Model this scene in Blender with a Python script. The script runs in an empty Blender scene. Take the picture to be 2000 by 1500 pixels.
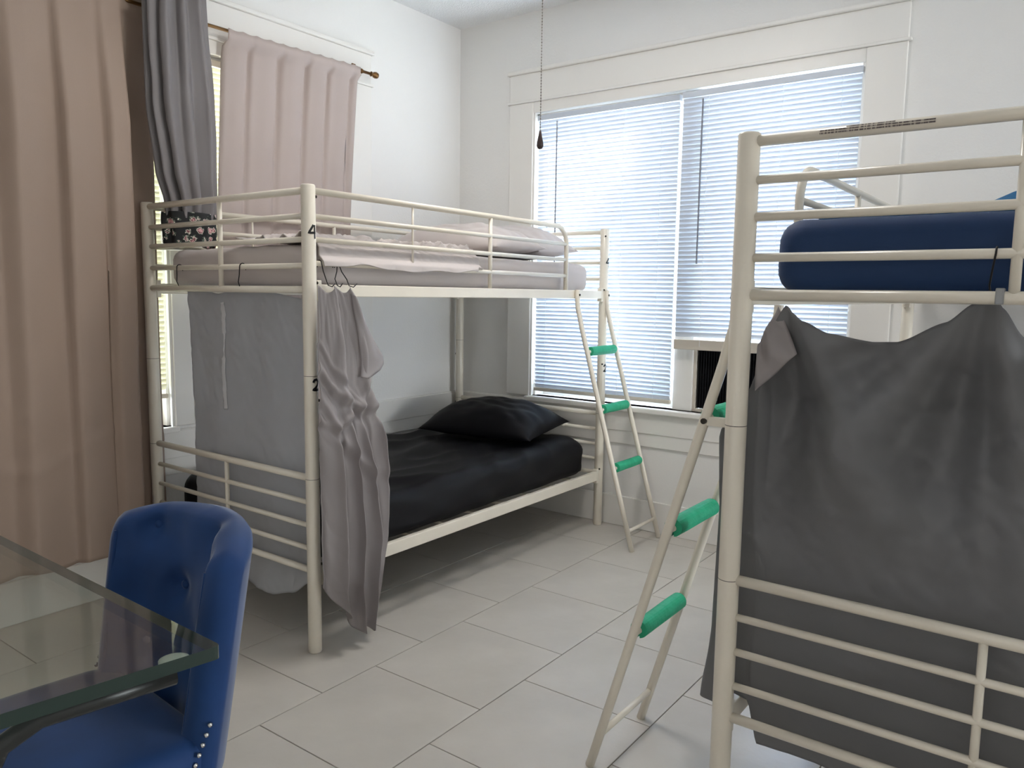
import bpy, bmesh, math, random
from mathutils import Vector, Matrix, noise
random.seed(7)
PI = math.pi
C = bpy.context.scene.collection
SC = bpy.context.scene

# ------------------------------------------------------------------ camera
cam_d = bpy.data.cameras.new('camera'); cam = bpy.data.objects.new('camera', cam_d); C.objects.link(cam)
F_PX, YAW, PITCH, ROLL = 1517.7, 0.6347, -0.1151, 0.0136
CAM = Vector((-1.7158, -2.116, 1.2714))
fw = Vector((math.cos(PITCH)*math.cos(YAW), math.cos(PITCH)*math.sin(YAW), math.sin(PITCH)))
rt = Vector((math.sin(YAW), -math.cos(YAW), 0)); up = rt.cross(fw)
r2 = rt*math.cos(ROLL)+up*math.sin(ROLL); u2 = up*math.cos(ROLL)-rt*math.sin(ROLL)
cam.matrix_world = Matrix(((r2.x, u2.x, -fw.x, CAM.x), (r2.y, u2.y, -fw.y, CAM.y), (r2.z, u2.z, -fw.z, CAM.z), (0, 0, 0, 1)))
cam_d.sensor_width = 36; cam_d.lens = F_PX/2000*36; cam_d.clip_start = 0.05
SC.camera = cam

# ------------------------------------------------------------------ world, lights, exposure
SC.view_settings.view_transform = 'Standard'; SC.view_settings.look = 'None'
SC.view_settings.gamma = 1.0; SC.view_settings.use_curve_mapping = False
SC.view_settings.exposure = 0.16
SC.cycles.use_denoising = True
SC.cycles.max_bounces = 6; SC.cycles.diffuse_bounces = 4; SC.cycles.glossy_bounces = 3; SC.cycles.transmission_bounces = 6; SC.cycles.transparent_max_bounces = 12
SC.cycles.use_adaptive_sampling = True; SC.cycles.adaptive_threshold = 0.07
SC.cycles.sample_clamp_indirect = 8.0
world = bpy.data.worlds.new('world'); SC.world = world; world.use_nodes = True
bg = world.node_tree.nodes['Background']; bg.inputs[0].default_value = (0.85, 0.93, 1.0, 1); bg.inputs[1].default_value = 13.5

def area(name, loc, rot, sx, sy, power, col):
    l = bpy.data.lights.new(name, 'AREA'); l.shape = 'RECTANGLE'; l.size = sx; l.size_y = sy; l.energy = power; l.color = col
    o = bpy.data.objects.new(name, l); C.objects.link(o); o.location = loc; o.rotation_euler = rot
    return o
# added fill lights in two unseen windows behind and beside the camera
area('fill_light_near', (0.95, -6.56, 1.05), (PI/2, 0, 0), 1.9, 1.3, 102, (0.93, 0.98, 1.0))
area('fill_light_back', (-3.28, -1.6, 1.6), (0, -PI/2, 0), 1.4, 1.7, 6, (1.0, 0.95, 0.90))

# low sun from outside the blind wall
sl_ = bpy.data.lights.new('sun', 'SUN'); sl_.energy = 55.0; sl_.angle = 0.02; sl_.color = (1.0, 0.95, 0.86)
sun = bpy.data.objects.new('sun', sl_); C.objects.link(sun); sun.rotation_euler = Vector((-math.cos(math.radians(35)), 0, -math.sin(math.radians(35)))).to_track_quat('-Z', 'Y').to_euler()

# ------------------------------------------------------------------ materials
MATS = {}
def lin(c): return tuple(((x/255)/12.92 if x/255 <= 0.04045 else (((x/255)+0.055)/1.055)**2.4) for x in c)
def mat(name, rgb, rough=0.5, metal=0.0, bump=0.0, bscale=60, var=0.0, vscale=6, sheen=0.0, spec=0.5, transl=0.0, coat=0.0):
    m = bpy.data.materials.new(name); m.use_nodes = True; nt = m.node_tree; N = nt.nodes; L = nt.links
    b = N['Principled BSDF']; c = lin(rgb)+(1,)
    b.inputs['Base Color'].default_value = c; b.inputs['Roughness'].default_value = rough; b.inputs['Metallic'].default_value = metal
    b.inputs['Specular IOR Level'].default_value = spec
    if sheen: b.inputs['Sheen Weight'].default_value = sheen; b.inputs['Sheen Roughness'].default_value = 0.35
    if coat: b.inputs['Coat Weight'].default_value = coat
    tc = N.new('ShaderNodeTexCoord')
    colsock = None
    if var:
        n = N.new('ShaderNodeTexNoise'); n.inputs['Scale'].default_value = vscale; n.inputs['Detail'].default_value = 5
        L.new(tc.outputs['Object'], n.inputs['Vector'])
        r = N.new('ShaderNodeMapRange'); r.inputs[1].default_value = 0.3; r.inputs[2].default_value = 0.7; r.inputs[3].default_value = 1-var; r.inputs[4].default_value = 1+var
        L.new(n.outputs[0], r.inputs[0])
        mx = N.new('ShaderNodeVectorMath'); mx.operation = 'SCALE'; mx.inputs[0].default_value = c[:3]; L.new(r.outputs[0], mx.inputs['Scale'])
        L.new(mx.outputs[0], b.inputs['Base Color']); colsock = mx.outputs[0]
    if bump:
        n2 = N.new('ShaderNodeTexNoise'); n2.inputs['Scale'].default_value = bscale; n2.inputs['Detail'].default_value = 4
        L.new(tc.outputs['Object'], n2.inputs['Vector'])
        bp = N.new('ShaderNodeBump'); bp.inputs['Strength'].default_value = bump; bp.inputs['Distance'].default_value = 0.01
        L.new(n2.outputs[0], bp.inputs['Height']); L.new(bp.outputs[0], b.inputs['Normal'])
    if transl:
        t = N.new('ShaderNodeBsdfTranslucent'); t.inputs[0].default_value = c
        if colsock: L.new(colsock, t.inputs[0])
        ms = N.new('ShaderNodeMixShader'); ms.inputs[0].default_value = transl
        L.new(b.outputs[0], ms.inputs[1]); L.new(t.outputs[0], ms.inputs[2]); L.new(ms.outputs[0], N['Material Output'].inputs[0])
    MATS[name] = m; return m
mat('wall_paint', (240, 238, 235), 0.6, bump=0.10, bscale=90)
mat('ceiling_paint', (243, 243, 243), 0.8, bump=0.8, bscale=140)
mat('trim_paint', (240, 237, 232), 0.38, bump=0.05, bscale=30)
mat('bed_paint', (236, 228, 213), 0.32, var=0.03, vscale=8, coat=0.2)
mat('tile', (203, 197, 189), 0.34, bump=0.10, bscale=24, var=0.07, vscale=3.5)
mat('grout', (128, 120, 112), 0.8)
mat('mauve_sheet', (200, 191, 188), 0.75, bump=0.05, bscale=300, sheen=0.1)
mat('black_sheet', (9, 9, 15), 0.55, bump=0.05, bscale=300, spec=0.25)
mat('blue_sheet', (10, 48, 92), 0.7, bump=0.05, bscale=300, sheen=0.1)
mat('teal_blanket', (16, 100, 150), 0.85, bump=0.1, bscale=200, sheen=0.3)
mat('grey_cloth_backlit', (206, 207, 211), 0.5, bump=0.04, bscale=400, transl=0.40)  # lightened to stand in for window light coming through the sheet
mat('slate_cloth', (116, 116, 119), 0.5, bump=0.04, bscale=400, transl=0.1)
mat('tear_light', (240, 240, 243), 0.45, bump=0.1, bscale=60, transl=0.3)  # pale colour stands in for light showing through the tear
mat('mauve_cloth', (158, 151, 151), 0.55, bump=0.04, bscale=400, transl=0.1)
mat('dark_curtain', (122, 117, 118), 0.55, bump=0.04, bscale=400)
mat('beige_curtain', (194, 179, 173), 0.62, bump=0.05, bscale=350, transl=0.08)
mat('beige_curtain_shaded', (166, 145, 131), 0.62, bump=0.05, bscale=350, transl=0.05)  # beige curtain again, darkened to carry the shade at this end
mat('slat', (208, 214, 224), 0.45, transl=0.06)
mat('slat_warm_lit', (232, 228, 200), 0.45, transl=0.10)  # warm outdoor light put into the slat colour
mat('rail_cream', (206, 197, 184), 0.45)
mat('blocker_blue', (170, 196, 232), 0.7)  # pale blue of the added sun blocker, tints the blinds
mat('wand', (120, 122, 130), 0.2)
mat('cord', (225, 228, 232), 0.7)
mat('brass', (124, 92, 58), 0.32, metal=0.9)
mat('wire', (34, 32, 34), 0.4, metal=0.5)
mat('foam_green', (38, 168, 126), 0.6, bump=0.35, bscale=45, var=0.1, vscale=18)
mat('marker', (18, 17, 20), 0.5)
mat('velvet', (6, 54, 108), 0.75, sheen=0.35, var=0.15, vscale=9)
mat('nail', (205, 205, 205), 0.25, metal=1.0)
mat('dark_metal', (60, 62, 62), 0.35, metal=0.7)
mat('dark_wood', (40, 30, 26), 0.45, var=0.2)
mat('pad_white', (232, 230, 222), 0.3)
mat('black_plastic', (16, 16, 20), 0.5)
mat('chain_metal', (120, 112, 104), 0.35, metal=0.6)
mat('knob_wood', (62, 46, 46), 0.35)
mat('grey_clip', (150, 152, 154), 0.4)
mat('bolt', (70, 66, 60), 0.4, metal=0.8)

def glass_mat(name, tint, gloss):           # thin window pane: lets daylight through
    m = bpy.data.materials.new(name); m.use_nodes = True; nt = m.node_tree; N = nt.nodes; L = nt.links
    N.remove(N['Principled BSDF'])
    t = N.new('ShaderNodeBsdfTransparent'); t.inputs[0].default_value = tint+(1,)
    g = N.new('ShaderNodeBsdfGlossy'); g.inputs['Roughness'].default_value = 0.02
    lw = N.new('ShaderNodeLayerWeight'); lw.inputs[0].default_value = 0.5
    pw = N.new('ShaderNodeMath'); pw.operation = 'POWER'; L.new(lw.outputs['Facing'], pw.inputs[0]); pw.inputs[1].default_value = 4.0
    fr = N.new('ShaderNodeMath'); fr.operation = 'MULTIPLY_ADD'; L.new(pw.outputs[0], fr.inputs[0]); fr.inputs[1].default_value = 1-gloss; fr.inputs[2].default_value = gloss
    ms = N.new('ShaderNodeMixShader'); L.new(fr.outputs[0], ms.inputs[0]); L.new(t.outputs[0], ms.inputs[1]); L.new(g.outputs[0], ms.inputs[2])
    L.new(ms.outputs[0], N['Material Output'].inputs[0]); MATS[name] = m
glass_mat('pane_glass', (0.96, 0.98, 0.98), 0.04)
glass_mat('table_glass', (0.84, 0.89, 0.87), 0.06)
mat('glass_edge', (44, 58, 54), 0.12)

def floral():
    m = mat('floral_print', (16, 17, 20), 0.7); nt = m.node_tree; N = nt.nodes; L = nt.links; b = N['Principled BSDF']
    tc = N.new('ShaderNodeTexCoord')
    v = N.new('ShaderNodeTexVoronoi'); v.inputs['Scale'].default_value = 27; L.new(tc.outputs['Object'], v.inputs['Vector'])
    n = N.new('ShaderNodeTexNoise'); n.inputs['Scale'].default_value = 110; L.new(tc.outputs['Object'], n.inputs['Vector'])
    ad = N.new('ShaderNodeMath'); ad.operation = 'MULTIPLY_ADD'; L.new(n.outputs[0], ad.inputs[0]); ad.inputs[1].default_value = 0.55; L.new(v.outputs['Distance'], ad.inputs[2])
    cr = N.new('ShaderNodeValToRGB'); cr.color_ramp.interpolation = 'CONSTANT'
    e = cr.color_ramp.elements; e[0].color = lin((206, 160, 160))+(1,); e[0].position = 0
    e[1].position = 0.50; e[1].color = lin((120, 72, 78))+(1,)
    x = e.new(0.58); x.color = lin((228, 218, 206))+(1,)
    x = e.new(0.63); x.color = lin((70, 84, 72))+(1,)
    x = e.new(0.70); x.color = lin((15, 16, 19))+(1,)
    L.new(ad.outputs[0], cr.inputs[0]); L.new(cr.outputs[0], b.inputs['Base Color'])
floral()
def print_mat():                             # rows of tiny illegible warning print
    m = mat('warning_print', (205, 195, 182), 0.5); nt = m.node_tree; N = nt.nodes; L = nt.links; b = N['Principled BSDF']
    tc = N.new('ShaderNodeTexCoord'); mp = N.new('ShaderNodeMapping'); mp.inputs['Scale'].default_value = (1, 300, 30); L.new(tc.outputs['Object'], mp.inputs[0])
    n = N.new('ShaderNodeTexNoise'); n.inputs['Scale'].default_value = 1.0; n.inputs['Detail'].default_value = 2; L.new(mp.outputs[0], n.inputs['Vector'])
    cr = N.new('ShaderNodeValToRGB'); cr.color_ramp.elements[0].position = 0.52; cr.color_ramp.elements[0].color = lin((104, 94, 92))+(1,)
    cr.color_ramp.elements[1].position = 0.6; cr.color_ramp.elements[1].color = lin((190, 180, 168))+(1,)
    L.new(n.outputs[0], cr.inputs[0]); L.new(cr.outputs[0], b.inputs['Base Color'])
print_mat()

# ------------------------------------------------------------------ helpers
def link(name, me, m=None, parent=None, smooth=False):
    o = bpy.data.objects.new(name, me); C.objects.link(o)
    if m: me.materials.append(MATS[m])
    if parent: o.parent = parent
    if smooth:
        for p in me.polygons: p.use_smooth = True
    return o
def obj(name, bm, m, parent=None, smooth=False):
    me = bpy.data.meshes.new(name); bmesh.ops.recalc_face_normals(bm, faces=bm.faces); bm.to_mesh(me); bm.free()
    return link(name, me, m, parent, smooth)
def tag(o, label=None, cat=None, group=None, kind=None):
    if label: o['label'] = label
    if cat: o['category'] = cat
    if group: o['group'] = group
    if kind: o['kind'] = kind
    return o
def empty(name, loc=(0, 0, 0), rz=0):
    o = bpy.data.objects.new(name, None); C.objects.link(o); o.location = loc; o.rotation_euler = (0, 0, rz); o.empty_display_size = 0.1
    return o
def struct(o): o['kind'] = 'structure'; return o
def box(bm, x0, x1, y0, y1, z0, z1, bev=0.0):
    vs = [bm.verts.new((x, y, z)) for x in (x0, x1) for y in (y0, y1) for z in (z0, z1)]
    fs = [bm.faces.new([vs[i] for i in f]) for f in ((0, 1, 3, 2), (4, 6, 7, 5), (0, 4, 5, 1), (2, 3, 7, 6), (0, 2, 6, 4), (1, 5, 7, 3))]
    if bev: bmesh.ops.bevel(bm, geom=list({e for f in fs for e in f.edges}), offset=bev, segments=2, profile=0.5, affect='EDGES')
    return bm
def bx(*a, bev=0.0): return box(bmesh.new(), *a, bev=bev)
def tube(bm, pts, r, n=12, caps=True):
    pts = [Vector(p) for p in pts]; rs = r if isinstance(r, (list, tuple)) else [r]*len(pts)
    t0 = (pts[1]-pts[0]).normalized(); a = Vector((0, 0, 1)) if abs(t0.z) < 0.9 else Vector((1, 0, 0))
    nrm = t0.cross(a).normalized(); rings = []
    for i, p in enumerate(pts):
        t = (pts[min(i+1, len(pts)-1)]-pts[max(i-1, 0)]).normalized()
        nrm = (nrm-t*nrm.dot(t)).normalized(); b = t.cross(nrm)
        rings.append([bm.verts.new(p+(nrm*math.cos(2*PI*k/n)+b*math.sin(2*PI*k/n))*rs[i]) for k in range(n)])
    for i in range(len(rings)-1):
        for k in range(n): bm.faces.new((rings[i][k], rings[i][(k+1) % n], rings[i+1][(k+1) % n], rings[i+1][k]))
    if caps: bm.faces.new(rings[0][::-1]); bm.faces.new(rings[-1])
    return bm
def tb(pts, r, n=12): return tube(bmesh.new(), pts, r, n)
def lathe(prof, n=16, axis='Z'):
    bm = bmesh.new(); rings = []
    for r, h in prof:
        rings.append([bm.verts.new((max(r, 1e-4)*math.cos(2*PI*k/n), max(r, 1e-4)*math.sin(2*PI*k/n), h)) for k in range(n)])
    for i in range(len(rings)-1):
        for k in range(n): bm.faces.new((rings[i][k], rings[i][(k+1) % n], rings[i+1][(k+1) % n], rings[i+1][k]))
    bm.faces.new(rings[0][::-1]); bm.faces.new(rings[-1]); return bm
def grid(name, nu, nv, fn, m, parent=None, thick=0.0, skip=None):
    vs = [fn(i/nu, j/nv) for j in range(nv+1) for i in range(nu+1)]
    fs = [(j*(nu+1)+i, j*(nu+1)+i+1, (j+1)*(nu+1)+i+1, (j+1)*(nu+1)+i) for j in range(nv) for i in range(nu) if not (skip and skip((i+.5)/nu, (j+.5)/nv))]
    me = bpy.data.meshes.new(name); me.from_pydata([tuple(v) for v in vs], [], fs); me.update()
    o = link(name, me, m, parent, True)
    if thick:
        s = o.modifiers.new('thickness', 'SOLIDIFY'); s.thickness = thick; s.offset = 0
    return o
def nz(x, y, z=0.0): return noise.noise(Vector((x, y, z)))
def lerp(a, b, t): return a+(b-a)*t
def curve(pts, t):                           # piecewise smooth interpolation of (t, value...) rows
    if t <= pts[0][0]: return pts[0][1] if len(pts[0]) == 2 else pts[0][1:]
    for a, b in zip(pts, pts[1:]):
        if t <= b[0]:
            s = (t-a[0])/(b[0]-a[0]); s = s*s*(3-2*s)*0.5+s*0.5
            return lerp(a[1], b[1], s) if len(a) == 2 else tuple(lerp(p, q, s) for p, q in zip(a[1:], b[1:]))
    return pts[-1][1] if len(pts[-1]) == 2 else pts[-1][1:]
def bmround(sx, sy, sz, r, nx, ny, nzv, disp=None, rx=None):
    """soft box centred on x, y with its base at z = 0; rx = radius of the upright corners"""
    bm = bmesh.new(); bmesh.ops.create_cube(bm, size=2)
    # subdivide by building six grids instead
    bm.free(); bm = bmesh.new(); idx = {}
    def vert(i, j, k):
        key = (i, j, k)
        if key not in idx:
            p = Vector(((i/nx*2-1)*sx/2, (j/ny*2-1)*sy/2, (k/nzv)*sz)); rc = rx or r
            q = Vector((max(-sx/2+rc, min(sx/2-rc, p.x)), max(-sy/2+rc, min(sy/2-rc, p.y)), 0))
            d = Vector((p.x-q.x, p.y-q.y, 0))
            m_ = max(abs(d.x), abs(d.y))
            if m_ > 1e-9: d = d.normalized()*m_
            p = Vector((q.x+d.x, q.y+d.y, p.z))
            # vertical rounding
            dist = rc-m_ if m_ > 0 else rc
            edge = min(r, max(0.0, min(sx/2-abs(p.x), sy/2-abs(p.y)) if m_ < 1e-9 else dist))
            zc = max(r, min(sz-r, p.z)); e = r-edge; h = p.z-zc
            if e > 0 and abs(h) > 1e-9:
                mm = max(e, abs(h)); ln = math.hypot(e, h); s = mm/ln
                ne, nh = e*s, h*s
                out = Vector((p.x-q.x, p.y-q.y, 0))
                if out.length > 1e-9: p -= out.normalized()*(e-ne)
                p.z = zc+nh
            if disp: p = disp(p)
            idx[key] = bm.verts.new(p)
        return idx[key]
    def face(a, b, c, d):
        try: bm.faces.new((a, b, c, d))
        except ValueError: pass
    for i in range(nx):
        for j in range(ny):
            for k in (0, nzv): face(vert(i, j, k), vert(i+1, j, k), vert(i+1, j+1, k), vert(i, j+1, k))
    for i in range(nx):
        for k in range(nzv):
            for j in (0, ny): face(vert(i, j, k), vert(i+1, j, k), vert(i+1, j, k+1), vert(i, j, k+1))
    for j in range(ny):
        for k in range(nzv):
            for i in (0, nx): face(vert(i, j, k), vert(i, j+1, k), vert(i, j+1, k+1), vert(i, j, k+1))
    return bm
def pillow_bm(lx, ly, h, seed, n=36, droop=0.0):
    bm = bmesh.new(); V = {}
    for s in (1, -1):
        for i in range(n+1):
            for j in range(n+1):
                u, v = i/n*2-1, j/n*2-1
                if s == -1 and (abs(u) == 1 or abs(v) == 1): V[s, i, j] = V[1, i, j]; continue
                pinch = 1-0.07*(1-abs(u)**2)*0+0
                x = u*lx/2*(1-0.07*(1-v*v)*0+0.0-0.06*(1-abs(v)**3)*abs(u)**6); y = v*ly/2*(1-0.06*(1-abs(u)**3)*abs(v)**6)
                t = max(0, (1-abs(u)**2.6))**0.62*max(0, (1-abs(v)**2.6))**0.62
                w = 0.014*nz(u*2.2+seed, v*2.2, s)+0.010*nz(u*5+seed, v*4, s+3)
                cr = 0.012*math.sin(9*math.atan2(v, u)+4*nz(u*2, v*2, seed))*(u*u+v*v)**1.5*0.5
                V[s, i, j] = bm.verts.new((x, y, s*h/2*t*(1 if s > 0 else .3)+(w+cr)*t*(1 if s > 0 else .3)+droop*(abs(u)**3)))
        for i in range(n):
            for j in range(n):
                f = (V[s, i, j], V[s, i+1, j], V[s, i+1, j+1], V[s, i, j+1])
                try: bm.faces.new(f if s == 1 else f[::-1])
                except ValueError: pass
    return bm

# ------------------------------------------------------------------ room shell
XR, YL, ZC = 2.05, 1.08, 2.86                # window wall, curtain wall, ceiling
XB, YN = -3.2, -6.5
floor = struct(obj('floor', bx(XB-.15, XR+.15, YN-.15, YL+.15, -0.12, -0.006), 'grout'))
PX, PY = 0.4655, 0.4595
tile_me = None
row0 = -0.247
for r in range(-8, 4):
    y0 = row0+r*PY
    if y0 > YL or y0+PY < YN: continue
    off = 0.055 if r % 2 else 0.290          # running bond: every other row shifted by half a tile
    k0 = math.floor((XB-off)/PX)
    for k in range(k0, 20):
        x0 = off+k*PX
        if x0 > XR: break
        if x0 < -2.3 or y0 < -2.9: continue
        if tile_me is None:
            t = obj('tile', bx(0.0016, PX-0.0016, 0.0016, PY-0.0016, -0.012, 0.0, bev=0.0012), 'tile', floor); tile_me = t.data
        else: t = link('tile', tile_me, None, floor)
        t.location = (x0, y0, random.uniform(-.0003, 0))
# beyond the view the floor goes on in one sheet of the same stone
struct(obj('floor_border', box(bx(XB, -2.36, YN, YL, -0.006, -0.001), -2.36, XR, YN, -3.006, -0.006, -0.001), 'tile', floor))
struct(obj('ceiling', bx(XB-.15, XR+.15, YN-.15, YL+.15, ZC, ZC+.1), 'ceiling_paint'))

def wall(name, axis, pos, a0, a1, z0, z1, holes, th=0.15, sign=1):
    """axis 'x': plane x = pos running along y; 'y': plane y = pos running along x"""
    bm = bmesh.new(); cuts = sorted({a0, a1} | {h[0] for h in holes} | {h[1] for h in holes})
    for p, q in zip(cuts, cuts[1:]):
        spans = [(z0, z1)]
        for h in holes:
            if h[0] <= p and q <= h[1]: spans = [(z0, h[2]), (h[3], z1)]
        for s, e in spans:
            lo, hi = (pos, pos+th) if sign > 0 else (pos-th, pos)
            if axis == 'x': box(bm, lo, hi, p, q, s, e)
            else: box(bm, p, q, lo, hi, s, e)
    bmesh.ops.remove_doubles(bm, verts=bm.verts, dist=1e-5)
    return struct(obj(name, bm, 'wall_paint'))
ZS, ZH = 0.675, 2.30                          # sill and head of all windows
WR = (-1.25, 0.52)                            # opening in the blind wall (y)
WA, WB = (-0.80, 0.12), (0.30, 1.13)          # openings in the curtain wall (x)
wall('wall_right', 'x', XR, YN-.15, YL+.15, 0, ZC, [(WR[0], WR[1], ZS, ZH)])
wall('wall_left', 'y', YL, XB-.15, XR, 0, ZC, [(WA[0], WA[1], ZS, ZH), (WB[0], WB[1], ZS, ZH)])
wall('wall_back', 'x', XB, YN-.15, YL+.15, 0, ZC, [(-2.35, -0.85, 0.75, 2.4)], sign=-1)
wall('wall_near', 'y', YN, XB, XR, 0, ZC, [(-0.05, 1.95, 0.35, 1.85)], sign=-1)

# outside: unseen slab and stepped wall, added to shape the sun patch
struct(obj('sun_blocker_top', bx(XR+.15, 2.90, -3.0, 2.0, 2.70, 2.80), 'trim_paint'))
bm = bmesh.new(); gp = [(-1.7, -1.0), (-1.7, 5.3), (-.12, 5.3), (-.12, 4.67), (.75, 3.95), (.75, -1.0)]
lo = [bm.verts.new((6.0, a, b)) for a, b in gp]; hi = [bm.verts.new((6.3, a, b)) for a, b in gp]
bm.faces.new(lo); bm.faces.new(hi[::-1])
for i in range(len(gp)): bm.faces.new((lo[i], hi[i], hi[(i+1) % len(gp)], lo[(i+1) % len(gp)]))
struct(obj('sun_blocker_side', bm, 'blocker_blue'))

# skirting and the wide board that runs round the room at sill height
def board_x(name, x0, x1, th, z0, z1, bev=0.004): return obj(name, bx(x0, x1, YL-th, YL, z0, z1, bev=bev), 'trim_paint')
def board_y(name, y0, y1, th, z0, z1, bev=0.004): return obj(name, bx(XR-th, XR, y0, y1, z0, z1, bev=bev), 'trim_paint')
struct(board_y('baseboard_right', YN, YL-.018, 0.016, 0, 0.168))
struct(board_x('baseboard_left', XB, XR, 0.016, 0, 0.168))
t1 = struct(board_y('trim_1', -1.45, YL-.014, 0.012, 0.462, 0.66)); struct(obj('moulding', bx(XR-.018, XR-.011, -1.45, YL-.02, 0.535, 0.655, bev=.003), 'trim_paint', t1))
t2 = struct(board_x('trim_2', -1.0, XR, 0.012, 0.462, 0.66)); struct(obj('moulding', bx(-1.0, XR-.02, YL-.018, YL-.011, 0.535, 0.655, bev=.003), 'trim_paint', t2))

def window(name, axis, pos, a0, a1, mull=None, single=False, stool=.045, cas_lo=0.165, cas_hi=0.165, head=True, s=1):
    """casing boards, stool, mullion, two sashes per light and their panes; s = +1 when outside lies at +axis"""
    root = empty(name); struct(root)
    def B(nm, lo, hi, p, q, z0, z1, m='trim_paint', bev=0.0, parent=None):
        lo, hi = (pos+lo, pos+hi)
        bm = bx(lo, hi, p, q, z0, z1, bev=bev) if axis == 'x' else bx(p, q, lo, hi, z0, z1, bev=bev)
        return obj(nm, bm, m, parent or root)
    B('casing', -.020, 0, a0-cas_lo, a0, ZS-.0, ZH+.06, bev=.004); B('casing', -.020, 0, a1, a1+cas_hi, ZS, ZH+.06, bev=.004)
    B('stop_moulding', -.012, 0, a0-.02+.02, a0+.012, ZS, ZH); B('stop_moulding', -.012, 0, a1-.012, a1, ZS, ZH)
    if head:
        B('head_strip', -.028, 0, a0-cas_lo-.012, a1+cas_hi+.012, ZH+.06, ZH+.073, bev=.003)
        B('head_board', -.020, 0, a0-cas_lo, a1+cas_hi, ZH+.073, ZH+.222, bev=.003)
        B('head_moulding', -.034, 0, a0-cas_lo-.015, a1+cas_hi+.015, ZH+.222, ZH+.245, bev=.006)
        B('head_casing', -.016, 0, a0, a1, ZH, ZH+.06, bev=.002)
    B('stool', -stool, .07, a0-.02, a1+.02, ZS-.028, ZS, bev=.006)
    for e0, e1, z0, z1 in ((a0-.001, a0+.014, ZS, ZH), (a1-.014, a1+.001, ZS, ZH), (a0, a1, ZH-.014, ZH+.001)): B('jamb', .03, .15, e0, e1, z0, z1)
    lights = [(a0, a1)]
    if mull: B('mullion', .026, .15, mull[0], mull[1], ZS, ZH, bev=.003); lights = [(a0, mull[0]), (mull[1], a1)]
    zm = (ZS+ZH)/2
    for p, q in lights:
        for z0, z1, dx in (((ZS, ZH, .115),) if single else ((ZS, zm+.02, .075), (zm-.02, ZH, .11))):
            sash = empty('sash'); sash.parent = root
            for nm, e0, e1, f0, f1 in (('stile', p+.014, p+.062, z0, z1), ('stile', q-.062, q-.014, z0, z1), ('rail', p+.062, q-.062, z0, z0+.055), ('rail', p+.062, q-.062, z1-.045, z1)):
                B(nm, dx, dx+.03, e0, e1, f0, f1, parent=sash)
            B('pane', dx+.012, dx+.016, p+.06, q-.06, z0+.053, z1-.043, 'pane_glass', parent=sash)
    return root
window('window_1', 'x', XR, WR[0], WR[1], mull=(-.487, -.38), single=True)
window('window_2', 'y', YL, WB[0], WB[1], cas_lo=.09, cas_hi=.165, stool=.022)
window('window_3', 'y', YL, WA[0], WA[1], cas_lo=.165, cas_hi=.09, stool=.022)
def fill_window(name, axis, pos, a0, a1, z0, z1):  # window added to hold a fill light, out of view
    root = struct(empty(name))
    for p, q, f0, f1 in ((a0-.1, a0, z0-.1, z1+.1), (a1, a1+.1, z0-.1, z1+.1), (a0, a1, z0-.1, z0), (a0, a1, z1, z1+.1), ((a0+a1)/2-.03, (a0+a1)/2+.03, z0, z1)):
        obj('casing', bx(pos, pos+.02, p, q, f0, f1) if axis == 'x' else bx(p, q, pos, pos+.02, f0, f1), 'trim_paint', root)
    obj('sky_blocker', bx(pos-.13, pos-.125, a0, a1, z0, z1) if axis == 'x' else bx(a0, a1, pos-.13, pos-.125, z0, z1), 'trim_paint', root)  # panel added to keep sky light out of the opening
fill_window('added_window_near', 'y', YN, -0.05, 1.95, 0.35, 1.85)
fill_window('added_window_back', 'x', XB, -2.35, -0.85, 0.75, 2.4)

# ------------------------------------------------------------------ blinds
def slat_mesh(length, m, w=0.0295, tilt=math.radians(60)):
    bm = bmesh.new(); rows = []
    for i in range(5):
        s = (i/4-.5)*w; c = 0.0022*(1-(2*i/4-1)**2)
        y = s*math.cos(tilt)+c*math.sin(tilt); z = s*math.sin(tilt)-c*math.cos(tilt)
        rows.append([bm.verts.new((-length/2, -y, z)), bm.verts.new((length/2, -y, z))])
    for i in range(4): bm.faces.new((rows[i][0], rows[i][1], rows[i+1][1], rows[i+1][0]))
    me = bpy.data.meshes.new('slat'); bm.to_mesh(me); bm.free(); me.materials.append(MATS[m])
    for p in me.polygons: p.use_smooth = True
    return me
def blind(name, loc, rz, length, ztop, zbot, label, m='slat', wand_x=None, wand_len=.9, cords=(), bundle=0, group='venetian blinds on the windows'):
    """local x runs along the slats, local -y faces the room"""
    root = empty(name, loc, rz); tag(root, label, 'blind', group)
    obj('headrail', bx(-length/2, length/2, -.016, .016, ztop-.03, ztop, bev=.003), 'rail_cream' if m == 'slat_warm_lit' else 'slat', root)
    obj('bottom_rail', bx(-length/2, length/2, -.014, .012, zbot, zbot+.020+bundle*.004, bev=.004), 'rail_cream', root)
    me = slat_mesh(length-.006, m); pitch = 0.0228; z = ztop-.045
    while z > zbot+.03+bundle*.004:
        s = link('slat', me, None, root); s.location = (0, 0, z); z -= pitch
    for k in range(bundle):
        s = link('slat', me, None, root); s.location = (0, 0, zbot+.024+k*.0038); s.rotation_euler = (math.radians(66), 0, 0)
    for cx in cords:
        obj('ladder_cord', tb([(cx, -.0145, zbot+.02), (cx, -.0145, ztop-.03)], .0009, 5), 'cord', root)
    if wand_x is not None:
        obj('tilt_wand', tb([(wand_x, -.022, ztop-.05-wand_len), (wand_x, -.02, ztop-.045)], .0042, 6), 'wand', root)
    return root
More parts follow.
